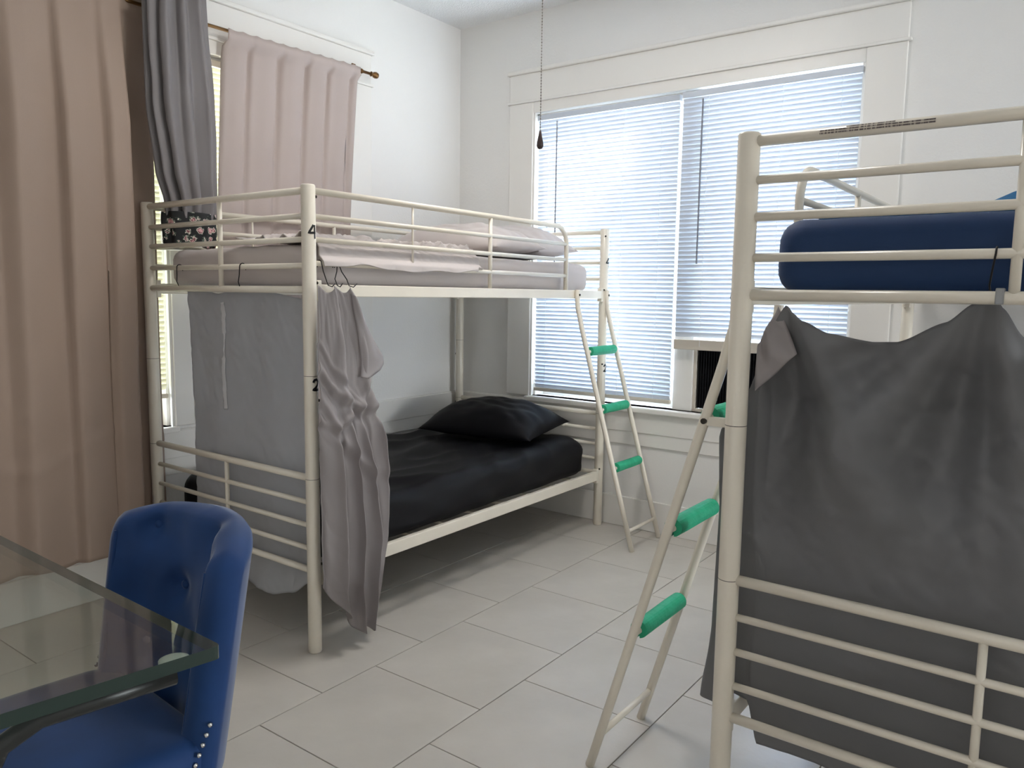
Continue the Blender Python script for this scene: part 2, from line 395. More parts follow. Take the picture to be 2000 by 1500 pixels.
# on the blind wall the slats run along y; local -y must look towards -x: rotate by -90 degrees
blind('window_blind', (XR+.012, (0.498-.375)/2, 0), -PI/2, 0.873, 2.285, 0.705, 'white slatted blind lowered to the sill, bright with sun, behind the bunk ladder', wand_x=-.30, wand_len=.78, cords=(-.36, 0.12, .34))
blind('window_blind', (XR-.012, (-.398-1.243)/2, 0), -PI/2, 0.845, 2.285, 1.0, 'white slatted blind raised a third, hanging above the black pleated panel', wand_x=-.31, wand_len=.80, cords=(-.28, .08, .34), bundle=8)
blind('window_blind', ((WB[0]+WB[1])/2, YL+.02, 0), 0, WB[1]-WB[0]-.03, 2.285, 0.72, 'warm-lit slatted blind in the narrow gap between dark grey and beige curtains', 'slat_warm_lit', cords=(-.3, .3))
blind('window_blind', ((WA[0]+WA[1])/2, YL+.02, 0), 0, WA[1]-WA[0]-.03, 2.285, 0.80, 'pale slatted blind seen under the bunk between post and grey sheet', 'slat_warm_lit', cords=(-.3, .36))

# ------------------------------------------------------------------ bunk beds
BL, BW, BH = 1.98, 1.014, 1.624
UP_Z = (1.6055, 1.523, 1.445, 1.3575, 1.2765); LO_Z = (0.627, 0.539, 0.456, 0.373, 0.295)
def bed(label, loc, rz, ladder_x):
    root = empty('bunk_bed', loc, rz); tag(root, label, 'bunk bed', 'white metal bunk beds')
    for x in (0, BL):
        for y in (0, BW):
            po = obj('post', lathe([(.0215, 0), (.024, .004), (.024, BH-.004), (.021, BH)], 24), 'bed_paint', root, False); po.location = (x, y, 0)
            for p in po.data.polygons: p.use_smooth = len(p.vertices) == 4
            for zj in (0.627, 0.985):
                j = obj('joint_line', lathe([(.0238, -.0012), (.0243, 0), (.0238, .0012)], 24), 'bolt', po); j.location = (0, 0, zj)
                j['label'] = 'thin dark joint around the post'
            for zb in (1.30, 1.585, 0.60, 0.32, 0.90):
                b = obj('bolt', lathe([(.005, 0), (.005, .004), (.002, .006)], 8), 'bolt', po)
                b.location = (.0185 if x == 0 else -.0185, -.0145 if y == 0 else .0145, zb); b.rotation_euler = (PI/2 if y == 0 else -PI/2, 0, 0.9 if x == 0 else -.9)
        for i, z in enumerate(UP_Z): obj('end_rail', tb([(x, .018, z), (x, BW-.018, z)], .0125 if i == 0 else (.0125 if i == 4 else .0098)), 'bed_paint', root, True)
        for i, z in enumerate(LO_Z): obj('end_rail', tb([(x, .018, z), (x, BW-.018, z)], .0125 if i == 0 else (.0115 if i == 4 else .0088)), 'bed_paint', root, True)
        obj('end_upright', tb([(x, BW/2, UP_Z[-1]), (x, BW/2, UP_Z[0])], .0095), 'bed_paint', root, True)
        obj('end_upright', tb([(x, BW/2, LO_Z[-1]), (x, BW/2, LO_Z[0])], .0085), 'bed_paint', root, True)
    for y in (0, BW):
        for z0, z1 in ((1.2535, 1.2955), (0.256, 0.306)):
            obj('side_rail', bx(.022, BL-.022, y-.012, y+.012, z0, z1, bev=.003), 'bed_paint', root)
            for x in (.022, BL-.022-.020): obj('rail_bracket', bx(x, x+.020, y-.014, y+.014, z0-.016, z1+.014, bev=.003), 'bed_paint', root)
    for z in (1.272, 0.272):
        for k in range(9):
            x = .16+k*(BL-.32)/8; obj('mattress_slat', bx(x-.015, x+.015, .0, BW, z-.006, z+.006), 'bed_paint', root)
    for y, sgn in ((0, 1), (BW, -1)):
        pts = [(.018, y, 1.6055)]+[(1.51+.09*math.sin(a), y, 1.6055-.09*(1-math.cos(a))) for a in [k*PI/16 for k in range(9)]]+[(1.60, y, 1.290)]
        g = obj('guard_rail', tb(pts, .0115), 'bed_paint', root, True)
        for z in (1.522, 1.445, 1.366): obj('guard_bar', tb([(.018, y, z), (1.598, y, z)], .0092), 'bed_paint', g, True)
        for x, r in ((.50, .0045), (.985, .009)): obj('guard_upright', tb([(x, y, 1.296 if r > .005 else 1.366), (x, y, 1.6055)], r, 10), 'bed_paint', g, True)
    # ladder: bent stiles bolted to the side rail, bars under foam grips
    lad = empty('ladder'); lad.parent = root
    def ly(z): return curve([(0, -.377), (1.19, -.030), (1.30, -.026)], z) if z > 1.19 else lerp(-.377, -.030, z/1.19)
    for x in ladder_x:
        pts = [(x, ly(z), z) for z in (0.0, .3, .6, .9, 1.12)]+[(x, -.040, 1.165), (x, -.030, 1.20), (x, -.0255, 1.24), (x, -.025, 1.298)]
        st = obj('stile', tb(pts, .0125), 'bed_paint', lad, True)
        o = obj('bolt', tb([(x, -.040, 1.272), (x, -.034, 1.272)], .006, 8), 'bolt', st)
    for i, z in enumerate((0.098, 0.405, 0.695, 0.985)):
        rg = obj('rung', tb([(ladder_x[0], ly(z), z), (ladder_x[1], ly(z), z)], .0088, 10), 'bed_paint', lad, True)
        if i:
            n = 22; bm = bmesh.new(); ringo = []
            for k in range(9):
                x = lerp(ladder_x[0]+.024, ladder_x[1]-.030, k/8); row = []
                for j in range(n):
                    a = -PI/2+.16+(2*PI-.32)*j/(n-1); rr = .0235+.0012*nz(x*9, j*.4, i)
                    row.append(bm.verts.new((x, ly(z)+rr*math.cos(a)*1.02, z+rr*math.sin(a)+.002)))
                for j in range(n-1, -1, -1):
                    a = -PI/2+.16+(2*PI-.32)*j/(n-1)
                    row.append(bm.verts.new((x, ly(z)+.0095*math.cos(a), z+.0095*math.sin(a))))
                ringo.append(row)
            M = len(ringo[0])
            for k in range(8):
                for j in range(M): bm.faces.new((ringo[k][j], ringo[k][(j+1) % M], ringo[k+1][(j+1) % M], ringo[k+1][j]))
            for row in (ringo[0], ringo[-1]):
                for j in range(n-1): bm.faces.new((row[j], row[j+1], row[M-2-j], row[M-1-j]))
            fg = obj('foam_grip', bm, 'foam_green', rg, False); fg['label'] = 'green slit foam tube over the ladder bar'
    return root
EX, EY = -0.022, -1.4974
bed1 = bed('white metal bunk bed standing under the beige curtains, black bedding on its lower bunk', (0, 0, 0), 0, (1.675, 1.975))
bed2 = bed('white metal bunk bed with blue upper mattress and large grey sheet across its end', (EX+BL, EY, 0), PI, (1.640, 1.940))
# strut that ties the second bed's ladder to its post
lad2 = [c for c in bed2.children if c.name.startswith('ladder')][0]
obj('ladder_bracket', bx(BL-.045, BL-.033, -.096, -.014, .970, .992, bev=.002), 'bed_paint', lad2)
obj('bolt', tb([(BL-.031, -.088, .981), (BL-.024, -.088, .981)], .007, 10), 'bolt', lad2)

# marker numbers on the two front posts: a 4 above, a 2 below
def numeral(parent, strokes, z0, a0, h, w, r=.0246, width=.0075):
    bm = bmesh.new()
    for st in strokes:
        pts = []
        for (p, q) in zip(st, st[1:]):
            for k in range(6): pts.append((lerp(p[0], q[0], k/6), lerp(p[1], q[1], k/6)))
        pts.append(st[-1]); prev = None
        for i, (u, v) in enumerate(pts):
            a, b = pts[max(i-1, 0)], pts[min(i+1, len(pts)-1)]
            dx, dz = (b[0]-a[0])*w, (b[1]-a[1])*h; ln = math.hypot(dx, dz) or 1
            nx_, nz_ = -dz/ln*width/2, dx/ln*width/2
            row = []
            for s in (-1, 1):
                X = (u-.5)*w+s*nx_; Z = z0+v*h+s*nz_; an = a0+X/r
                row.append(bm.verts.new((r*math.cos(an), r*math.sin(an), Z)))
            if prev: bm.faces.new((prev[0], prev[1], row[1], row[0]))
            prev = row
    o = obj('number', bm, 'marker', parent); o['label'] = 'black handwritten number on the post'
four = [[(.62, 1.0), (.05, .36), (.98, .40)], [(.80, 1.0), (.80, .55), (.84, -.08)]]
two = [[(.06, .72), (.25, .96), (.60, 1.0), (.85, .80), (.75, .50), (.40, .22), (.05, .03), (.50, .0), (1.0, .02)]]
posts = [c for c in bed1.children if c.name.startswith('post')]
for p in posts:
    if abs(p.location.y) < .1:
        a = math.radians(-97 if p.location.x < 1 else -92)
        numeral(p, four, 1.449 if p.location.x < 1 else 1.428, a, .042, .030)
        numeral(p, two, 0.938 if p.location.x < 1 else .86, a+.22*(p.location.x < 1), .036, .026, width=.0085)
# row of small warning print on the second bed's top rail
bm = bmesh.new()
for a0_, y0_, y1_ in ((.72, .20, .29), (.32, .15, .36), (-.08, .15, .36)):
    rows_ = []
    for i in range(25):
        yy = lerp(y0_, y1_, i/24); rows_.append([bm.verts.new((BL+.0128*math.cos(a0_+d), yy, UP_Z[0]+.0128*math.sin(a0_+d))) for d in (-.13, 0, .13)])
    for p_, q_ in zip(rows_, rows_[1:]):
        for k in (0, 1): bm.faces.new((p_[k], q_[k], q_[k+1], p_[k+1]))
lbl = obj('warning_label', bm, 'warning_print', bed2)
lbl['label'] = 'rows of tiny printed warning text'
# grey clip at the middle upright of that end
gc = obj('rail_clip', bx(BL-.016, BL+.016, BW/2-.028, BW/2-.014, UP_Z[-1]-.012, UP_Z[-1]+.018, bev=.002), 'grey_clip', bed2)

# ------------------------------------------------------------------ mattresses and bedding
def wrinkle(seed, amp, fx=3.0, fy=9.0, side=1.0):
    def d(p):
        w = nz(p.x*fx+seed, p.y*fy, p.z*8+seed)+.5*nz(p.x*fx*2.3, p.y*fy*1.7+seed, p.z*14)
        p.z += amp*w*(1 if p.z > .03 else 0.1)
        p.y += amp*side*.7*nz(p.x*7+seed, p.z*11, 3.3)*(1 if abs(p.y) > .3 else 0)
        return p
    return d
m = obj('mattress', bmround(1.885, .93, .150, .045, 90, 44, 8, wrinkle(1.3, .006), rx=.09), 'mauve_sheet', None, True)
m.location = (.985, .505, 1.284); tag(m, 'upper bunk mattress in a pale mauve fitted sheet behind the guard rail', 'mattress')
def black_d(p):
    top = p.z > .12
    rid = abs(nz(p.x*2.2+4+p.y*1.2, p.y*5.5-p.x*1.0, 2.0)); r2_ = abs(nz(p.x*4.2-p.y*2.6, p.y*3.2+7, 5.0))
    if p.z > .03: p.z += .030*(.25-rid)+.020*(.25-r2_)
    if p.y < -.3: p.y += .012*nz(p.x*5+p.z*6, p.z*9, 1.7)-.008*abs(nz(p.x*3-p.z*9, 4, 2))
    return p
m = obj('mattress', bmround(1.885, .955, .198, .06, 130, 64, 10, black_d, rx=.11), 'black_sheet', None, True)
m.location = (1.005, .5205, .286); tag(m, 'lower bunk mattress under a creased black sheet', 'mattress')
m = obj('mattress', bmround(1.885, .93, .164, .05, 60, 40, 8, wrinkle(8.3, .004), rx=.07), 'blue_sheet', None, True)
m.location = (EX+.995, EY-.505, 1.281); tag(m, 'upper bunk mattress in a dark blue fitted sheet', 'mattress')
m = obj('mattress', bmround(1.885, .93, .165, .05, 40, 24, 6, wrinkle(9.3, .005), rx=.07), 'blue_sheet', None, True)
m.location = (EX+1.015, EY-.505, .290); tag(m, 'lower bunk mattress mostly hidden behind the hanging grey sheet', 'mattress')

p = obj('pillow', pillow_bm(.50, .70, .29, 2.0, n=44), 'black_sheet', None, True); p.location = (1.665, .49, .548); p.rotation_euler = (0, math.radians(-4), math.radians(8))
tag(p, 'plump black pillow on the lower bunk', 'pillow')
p = obj('pillow', pillow_bm(.44, .74, .25, 5.0, n=44), 'mauve_sheet', None, True); p.location = (1.335, .45, 1.492); p.rotation_euler = (0, math.radians(-2), math.radians(2))
tag(p, 'pale mauve pillow lying flat on the upper bunk, lower of two', 'pillow', 'pillows on the upper bunk')
p = obj('pillow', pillow_bm(.38, .70, .28, 9.0, n=44), 'mauve_sheet', None, True); p.location = (1.745, .48, 1.496); p.rotation_euler = (0, math.radians(-3), math.radians(-1))
tag(p, 'pale mauve pillow propped nearest the window end of the upper bunk', 'pillow', 'pillows on the upper bunk')

def sheet_fn(u, v):                            # loose top sheet pushed into creases along the guard rail
    x = lerp(.06, .92, u)+.03*nz(v*4, u*3, 1); w = v*.55
    fold = .050*(.35-abs(nz(u*9+v*5, v*7-u*3, 2)))+.026*(.3-abs(nz(u*19-v*8, v*12+u*5, 6)))+.012*nz(u*5, v*4, 9)
    hem = 1.357+.010*nz(u*7, 0, 4)+.006*math.sin(u*9)+(.02 if u > .96 else 0)
    pth = [(0, -.0125, hem), (.030, -.0125, 1.374), (.046, -.004, 1.384), (.060, .008, 1.392), (.10, .018, 1.424), (.15, .042, 1.445), (.19, .066, 1.453)]
    if w < .19:
        y, z = curve(pth, w); k = max(0, (w-.12)/.07) if w > .12 else 0
        cr_ = .35-abs(nz(u*16+w*26, w*9-u*4, 12)); out = max(0, (.035-w)/.035)
        return (x+.05*(w-.1), y-out*.006*abs(math.sin(u*17+2*nz(u*4, 0, 1)))+(.010*cr_ if .055 < w < .15 else 0)*min(1, (w-.055)*30), z+max(0, fold)*k)
    t = (w-.19)/.36; y = lerp(.060, .50+.08*nz(u*4, 1, 7), t)
    return (x, y, 1.452+.006+max(-.006, fold)*(1-.5*t))
s = grid('bed_sheet', 200, 90, sheet_fn, 'mauve_sheet', None, .004); tag(s, 'rumpled pale mauve sheet spilling over the guard rail of the upper bunk', 'sheet')
def blanket_fn(u, v):
    x = EX+lerp(.20, 1.7, u); y = EY-lerp(.10, .93, v)
    z = 1.463+.030*abs(nz(u*4+2, v*5, 1))+.05*max(0, nz(u*2.2+1, v*3+5, 3))+.10*max(0, v-.42)
    if min(u, v, 1-u, 1-v) < .04: z = 1.456
    return (x, y, z)
s = grid('blanket', 60, 40, blanket_fn, 'teal_blanket', None, .006); tag(s, 'teal blue blanket lying in waves on the dark blue mattress', 'blanket')

# ------------------------------------------------------------------ cloths and curtains
# sheet hung inside the foot of the first bed
TOP1 = [(0, 1.285), (.03, 1.290), (.28, 1.258), (.52, 1.290), (.72, 1.265), (1.0, 1.238)]
BOT1 = [(0, .26), (.35, .23), (.5, .165), (.72, .150), (.85, .175), (1.0, .245)]
def cloth1(u, v):
    y = lerp(.790, .030, u)-.012*math.sin(v*3)*(1-u); zt = curve(TOP1, u); zb = curve(BOT1, u); z = lerp(zt, zb, v)
    fold = .010*math.sin(u*15+1.2*v)*(.3+.7*v)+.008*nz(u*6, v*5, 1)+.006*(.3-abs(nz(u*9+v*6, v*11-u*5, 6)))+.004*(.3-abs(nz(u*17-v*9, v*20, 3)))+.004*math.sin(20*(u-.52))*math.exp(-((u-.52)*6)**2)*(1-v)
    base = .033 if z > .34 else .033-.03*(.34-z)/.2
    return (base+max(-.014, min(.012, fold)), y, z)
def slit(u, v):
    return abs(u-(.318+.02*math.sin(v*9))) < .010 and (.03 < v < .17 or .30 < v < .43)
c1 = grid('hanging_sheet', 110, 120, cloth1, 'grey_cloth_backlit', None, .0018); tag(c1, 'flat grey sheet hung behind the foot rails on two wire hooks', 'sheet')
def strip(u, v):
    p = cloth1(.300+.03*u+.012*math.sin(v*7)-.004*v, .035+.40*v); w = 1 if (v < .30 or v > .5) else .35
    return (p[0]-.0035-.003*nz(u*2, v*22, 2), lerp(p[1], cloth1(.315+.012*math.sin(v*7), .035+.40*v)[1], 1-w), p[2])
st = grid('lit_torn_strip', 5, 50, strip, 'tear_light', c1, .001); st['label'] = 'puckered torn strip, pale with light showing through'
def hook(name, pts, label, grp='wire hooks holding the grey sheets'):
    o = obj(name, tb(pts, .0019, 7), 'wire', None, True); tag(o, label, 'hook', grp); return o
def hk(y, lean=0.0, x=-.0):
    z0 = UP_Z[3]
    arc = [(x+.0125*math.cos(a), y, z0+.0125*math.sin(a)) for a in [PI*k/8 for k in range(9)]]
    return [(x+.0125, y, z0-.012)]+arc+[(x-.0125, y+lean*.3, z0-.03), (x-.014, y+lean*.7, 1.302), (x-.006, y+lean, 1.286), (x+.020, y+lean, 1.280), (x+.030, y+lean, 1.286)]
hook('wire_hook', hk(.787, .0), 'black wire hook at the free corner of the flat grey sheet')
hook('wire_hook', hk(.372, .012), 'black wire hook at the middle of the flat grey sheet')

# gathered cloth beside the front post
LEFT2 = [(.0, .215), (.06, .03), (.23, .030), (.70, .028), (1.19, .034), (1.235, .040), (1.30, .040)]
def l2(z): return -.012 if z > .23 else curve([(.0, .07), (.23, -.010)], z)
def rr2(z): return curve([(.04, .220), (.2, .262), (.38, .290), (.55, .278), (.725, .255), (.87, .225), (.96, .195), (1.05, .190), (1.17, .165), (1.25, .140), (1.292, .115)], z)
BOT2 = [(0, .25), (.22, .13), (.42, .052), (.62, .062), (.70, .05), (.85, .085), (1, .13)]
def cloth2(u, v):
    zt = 1.292-.024*math.sin(u*PI*2)**2; zb = curve(BOT2, u)+.012*nz(u*9, 0, 2); z = lerp(zt, zb, v)
    amp = curve([(0, .018), (.2, .030), (.34, .022), (.5, .046), (1, .052)], v)
    low = min(1, max(0, (v-.26)/.2))                                  # above the pull line two broad folds, below it narrower ones
    phu = 2*PI*(1.9*u+.25*nz(u*1.5, v*1.6, 1))+.6; phl = 2*PI*(3.4*u+.45*nz(u*1.8+5, v*1.3, 6))+.9
    wv = lambda p: math.sin(p)+.28*math.sin(2*p+.7)
    x = lerp(l2(z), rr2(z), u)+.10*amp*math.sin(2*phl)*low
    y = -.066-.018*v+amp*.62*lerp(wv(phu), wv(phl), low)
    # creases pulled across at knee height of the bundle
    c0 = .300+.10*(u-.4); c1 = .355-.16*(u-.5); c_3 = .42+.22*(u-.3)
    for c, a_, w_ in ((c0, .020, .018), (c1, .016, .014), (c_3, .012, .02), (.17+.2*u, .008, .012)):
        d = (v-c)/w_; y -= a_*math.exp(-d*d)*(.4+.6*math.sin(u*PI)); y += .6*a_*math.exp(-(d-1.9)**2)
    y -= .010*abs(nz(u*4+v*5, v*7-u*3, 4))+.004*nz(u*14, v*10, 8)
    return (x, min(y, -.028), z)
c2 = grid('gathered_sheet', 150, 150, cloth2, 'mauve_cloth', None, .0018); tag(c2, 'mauve grey sheet gathered in folds beside the numbered post, hanging almost to the floor', 'sheet')
for k in range(3):                             # the doubled corner that swings out
    def lobe(u, v, k=k):
        a = PI*v                                                     # outer edge runs down, round the tip and back under
        ed = curve([(0, .128, 1.268), (.25, .176, 1.175), (.5, .222, 1.105), (.68, .256, 1.058), (.76, .258, 1.035), (.84, .240, 1.012), (1, .185, .985)], v)
        inn = curve([(0, .110, 1.265), (.4, .140, 1.12), (.7, .155, 1.03), (1, .150, .975)], v)
        q = u**.8; off = .011*k
        return (lerp(inn[0], ed[0]+.010*k-.02, q), -.050-.016*k-.014*math.sin(q*PI*.9)-.004*nz(u*3, v*4, k), lerp(inn[1], ed[1]-off*.8, q))
    grid('fold', 12, 30, lobe, 'mauve_cloth', c2, .0018)
def hk2(x, x1):
    z0 = 1.366; r = .0115
    arc = [(x, r*math.cos(a), z0+r*math.sin(a)) for a in [PI*k/8 for k in range(9)]]
    return [(x, r, z0-.012)]+arc+[(lerp(x, x1, .3), -.016, z0-.025), (x1, -.022, 1.315), (x1, -.034, 1.293), (lerp(x, x1, 1.15), -.052, 1.288), (lerp(x, x1, 1.25)+.01, -.056, 1.300)]
hook('wire_hook', hk2(.044, .052), 'black wire hook closest to the numbered post')
hook('wire_hook', hk2(.112, .092), 'black curled wire hook leaning towards the numbered post above the gathered sheet')
hook('wire_hook', hk2(.120, .145), 'black curled wire hook leaning away from the numbered post above the gathered sheet')

# large sheet across the end of the second bed, wrapped round its post
TOP3 = [(0, .95), (.05, 1.05), (.10, 1.20), (.133, 1.256), (.15, 1.238), (.1745, 1.222), (.23, 1.197), (.312, 1.181), (.3615, 1.184), (.451, 1.228), (.492, 1.264), (.514, 1.286), (.526, 1.286), (.5435, 1.257), (.5807, 1.203), (.68, 1.16), (.8, 1.19), (.9, 1.26), (1, 1.24)]
BOT3 = [(0, .258), (.042, .268), (.05, .318), (.09, .318), (.115, .215), (.25, .215), (.5, .17), (1, .17)]
def path3(u, z):
    if u < .09:
        a = u/.09; ye = curve([(.26, -1.392), (.45, -1.414), (.75, -1.420), (.93, -1.412), (1.05, -1.45)], z)
        return Vector((lerp(.10, .036, a**.8), lerp(ye, -1.535, a**1.2), 0))
    return Vector((.036, lerp(-1.535, -2.44, (u-.09)/.91), 0))
def cloth3(u, v):
    zt = curve(TOP3, u); zb = curve(BOT3, u); z = lerp(zt, zb, v); p = path3(u, z); y = p.y
    f = 0.0
    for (py, pz, w, fr_, ph) in ((-1.963, 1.287, 1.0, 8.0, .3), (-1.578, 1.253, .9, 7.0, 2.0)):       # folds fan out from the two hanging points
        dy, dz = y-py, pz-z+.03
        an = math.atan2(dy, dz); rr = math.hypot(dy, dz)
        sn = math.sin(an*fr_+ph+.5*nz(y*2, z*2, 4)); sn = sn*abs(sn)**.3
        f += w*.055*sn*math.exp(-(an*.75)**2)*min(1, rr*3.0)*math.exp(-rr*.8)
    f += .045*nz(y*2.6+1, z*1.6, 2)+.012*nz(y*7-z*3, z*6, 5)
    f += .012*(.3-abs(nz(y*8+z*6, z*9-y*4, 9)))+.006*(.3-abs(nz(y*17-z*10, z*19, 3)))
    if z < .60: f += -.02*math.exp(-((z-.45+.25*(y+1.75))/.04)**2)*(1 if y > -2.1 else .4)
    free = min(1, max(0, (1.245-z)/.12))*min(1, max(0, (z-.66)/.14))      # between the rails the cloth may swing both ways
    edge = max(-.016, min(.010, f*.5))
    f = lerp(edge, max(-.085, min(.085, f*1.25)), free)
    if u < .09: return (p.x+f*.2, y+f*.2, z)
    return (p.x+f, y, z)
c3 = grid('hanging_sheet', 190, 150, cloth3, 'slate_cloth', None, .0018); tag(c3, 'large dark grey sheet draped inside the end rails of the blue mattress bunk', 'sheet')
def flap(u, v):
    a = Vector((.030, -1.560, 1.252)); b = Vector((.000, -1.527, 1.165)); c_ = Vector((.004, -1.527, 1.062)); d = Vector((.010, -1.612, 1.150))
    p = a.lerp(b, v).lerp(d.lerp(c_, v), u)
    bul = math.sin(u*PI)*math.sin(v*PI)
    return (p.x+.006-.016*bul+.006*math.sin(v*9+u*3), p.y, p.z-.010*bul)
fl = grid('turned_corner', 18, 18, flap, 'mauve_cloth', c3, .0018); fl['label'] = 'turned-back corner, mauve with warm light'  # same slate fabric, warm light put into its colour
hz = UP_Z[3]
hook('wire_hook', [(EX+.0125, -1.972, hz-.01)]+[(EX+.0122*math.cos(a), -1.972, hz+.0122*math.sin(a)) for a in [PI*k/8 for k in range(9)]]+[(EX-.006, -1.968, hz-.03), (EX+.022, -1.963, 1.300), (EX+.05, -1.963, 1.284), (EX+.062, -1.963, 1.290)], 'black wire hook under the blue mattress')

# curtain rod on the curtain wall
rod = empty('curtain_rod', (0, 1.0, 2.400)); tag(rod, 'bronze curtain rod with a turned finial above the beige curtains', 'curtain rod')
obj('rod', tb([(-1.1, 0, -.022), (1.235, 0, .006)], .0075), 'brass', rod, True)
fin = obj('finial', lathe([(.008, 0), (.013, .004), (.008, .010), (.007, .016), (.014, .022), (.017, .034), (.015, .046), (.007, .052), (.002, .056)], 16), 'brass', rod, True); fin.location = (1.232, 0, .006); fin.rotation_euler = (0, PI/2, 0)
for bxx in (1.165, -.95):
    br = obj('bracket', bx(bxx-.012, bxx+.012, .052, .06, -.055, .05, bev=.002), 'brass', rod)
    arc = [(bxx+.001, .052-.030*math.sin(a)*1.0-.016*(a/PI), .028-.028*(1-math.cos(a))) for a in [PI*k/10 for k in range(11)]]
    obj('scroll', tb([(bxx, .055, .040)]+arc+[(bxx, .004, -.012), (bxx, .045, -.05)], .0042, 8), 'brass', br, True)
    obj('collar', tb([(bxx-.006, 0, .005), (bxx+.006, 0, .005)], .0125), 'brass', br, True)
def beige_right(u, v):
    z = lerp(2.425, .36, v); xl = curve([(2.425, .385), (2.3, .372), (1.6, .352), (.3, .36)][::-1], z); xr = curve([(.3, 1.11), (1.55, 1.125), (2.425, 1.150)], z)
    t = min(1, max(0, (2.425-z)/.75)); d = .018*(1-t)+.011
    w_ = (u*5.15+.08*math.sin(u*9)+.05) % 1.0; w_ = min(w_, 1-w_)
    f = 1.5*math.exp(-(w_/.09)**2)-.45+.35*math.sin(u*2*PI*5.15+1.2)
    yb = lerp(1.0, 1.049, t**.6)
    if z > 2.375: f *= .10; yb = .986
    sag = .010*math.sin(u*5.3*2*PI)*(1 if z > 2.41 else 0)
    return (lerp(xl, xr, u), min(yb+d*.62*f, 1.062), z+(.018*u-.02 if v < .5 else 0)-abs(sag)*.6)
cb = grid('curtain', 130, 90, beige_right, 'beige_curtain', None, .002); tag(cb, 'beige pleated curtain hanging behind the upper bunk, a small slit near its edge', 'curtain', 'beige curtains on the rod')
sl = grid('slit', 3, 16, lambda u, v: tuple(Vector(beige_right(.925+.012*v+.010*(u-.5)*math.sin(v*PI)*1.6, .17+.10*v))+Vector((0, -.0035, 0))), 'dark_curtain', cb); sl['label'] = 'dark slit in the fabric'
FOLDS = [(-1.10, .0), (-1.0, -.05), (-.86, -.01), (-.70, -.055), (-.56, -.012), (-.505, -.06), (-.36, -.022), (-.335, -.064), (-.19, -.03), (-.165, -.062), (-.095, -.060), (-.078, -.004), (-.045, .064), (.062, .070)]
def beige_left(u, v):
    z = lerp(2.43, .215, v); x = lerp(-1.10, .062, u); t = min(1, max(0, (2.43-z)/.5))
    x2 = x+.06*(x+.30)*(v-.3)*.6+(-.018*v if x > -.2 else 0)
    f = curve(FOLDS, x)
    y = lerp(.994+.25*(f+.02), .985+f*.95, t)+.010*nz(x*4, z*1.6, 2)
    cre = .006*math.exp(-((z-.66+.06*math.sin(x*9))/.018)**2)
    hem = .03*nz(x*6, 0, 3)
    if z > 2.36: y = .986+.20*(f+.02)
    return (x2, min(y-cre, 1.054), z+hem*v-.012*abs(math.sin(x*14))*(1-v) )
cl = grid('curtain', 150, 120, beige_left, 'beige_curtain_shaded', None, .002); tag(cl, 'long shaded beige curtain in broad folds beside the blue chair', 'curtain', 'beige curtains on the rod')
# bunched dark grey curtain hanging down onto the upper bunk
def dark(u, v):
    z = lerp(2.855, 1.56, v)
    xl = curve([(1.50, .028), (1.62, .024), (1.74, -.008), (2.0, -.036), (2.38, -.036), (2.855, .03)], z); xr = curve([(1.50, .236), (1.63, .238), (1.9, .242), (2.05, .240), (2.45, .215), (2.855, .16)], z)
    a = u*2*PI; n = 11
    ph = a*n/1.0
    rad = 1+.24*math.sin(ph+2.2*nz(math.cos(a), math.sin(a), z*1.1))+.12*math.sin(5*a+z*3)-.06
    rad += .10*nz(3*math.cos(a), 3*math.sin(a), z*6)
    rx, ry = (xr-xl)/2, .060 if z > 1.7 else lerp(.050, .06, (z-1.56)/.14)
    return ((xl+xr)/2+rx*math.cos(a)*min(1.05, rad), .905+ry*math.sin(a)*rad, z)
dk = grid('curtain', 160, 90, dark, 'dark_curtain', None, .0018); tag(dk, 'dark grey curtain gathered in a hanging bundle with a floral cloth end', 'curtain')
def flor(u, v):
    z = lerp(1.585, 1.452, v); a = u*2*PI; rad = 1.03+.07*math.sin(a*7+2*nz(math.cos(a), math.sin(a), z*9))+.05*math.sin(a*3)
    return (.127+.106*math.cos(a)*rad*(1+.05*math.sin(v*PI)), .905+.060*math.sin(a)*rad, z-.010*v*math.sin(a*4))
fb = grid('floral_end', 100, 18, flor, 'floral_print', dk, .002); fb['label'] = 'black cloth end printed with pink roses'

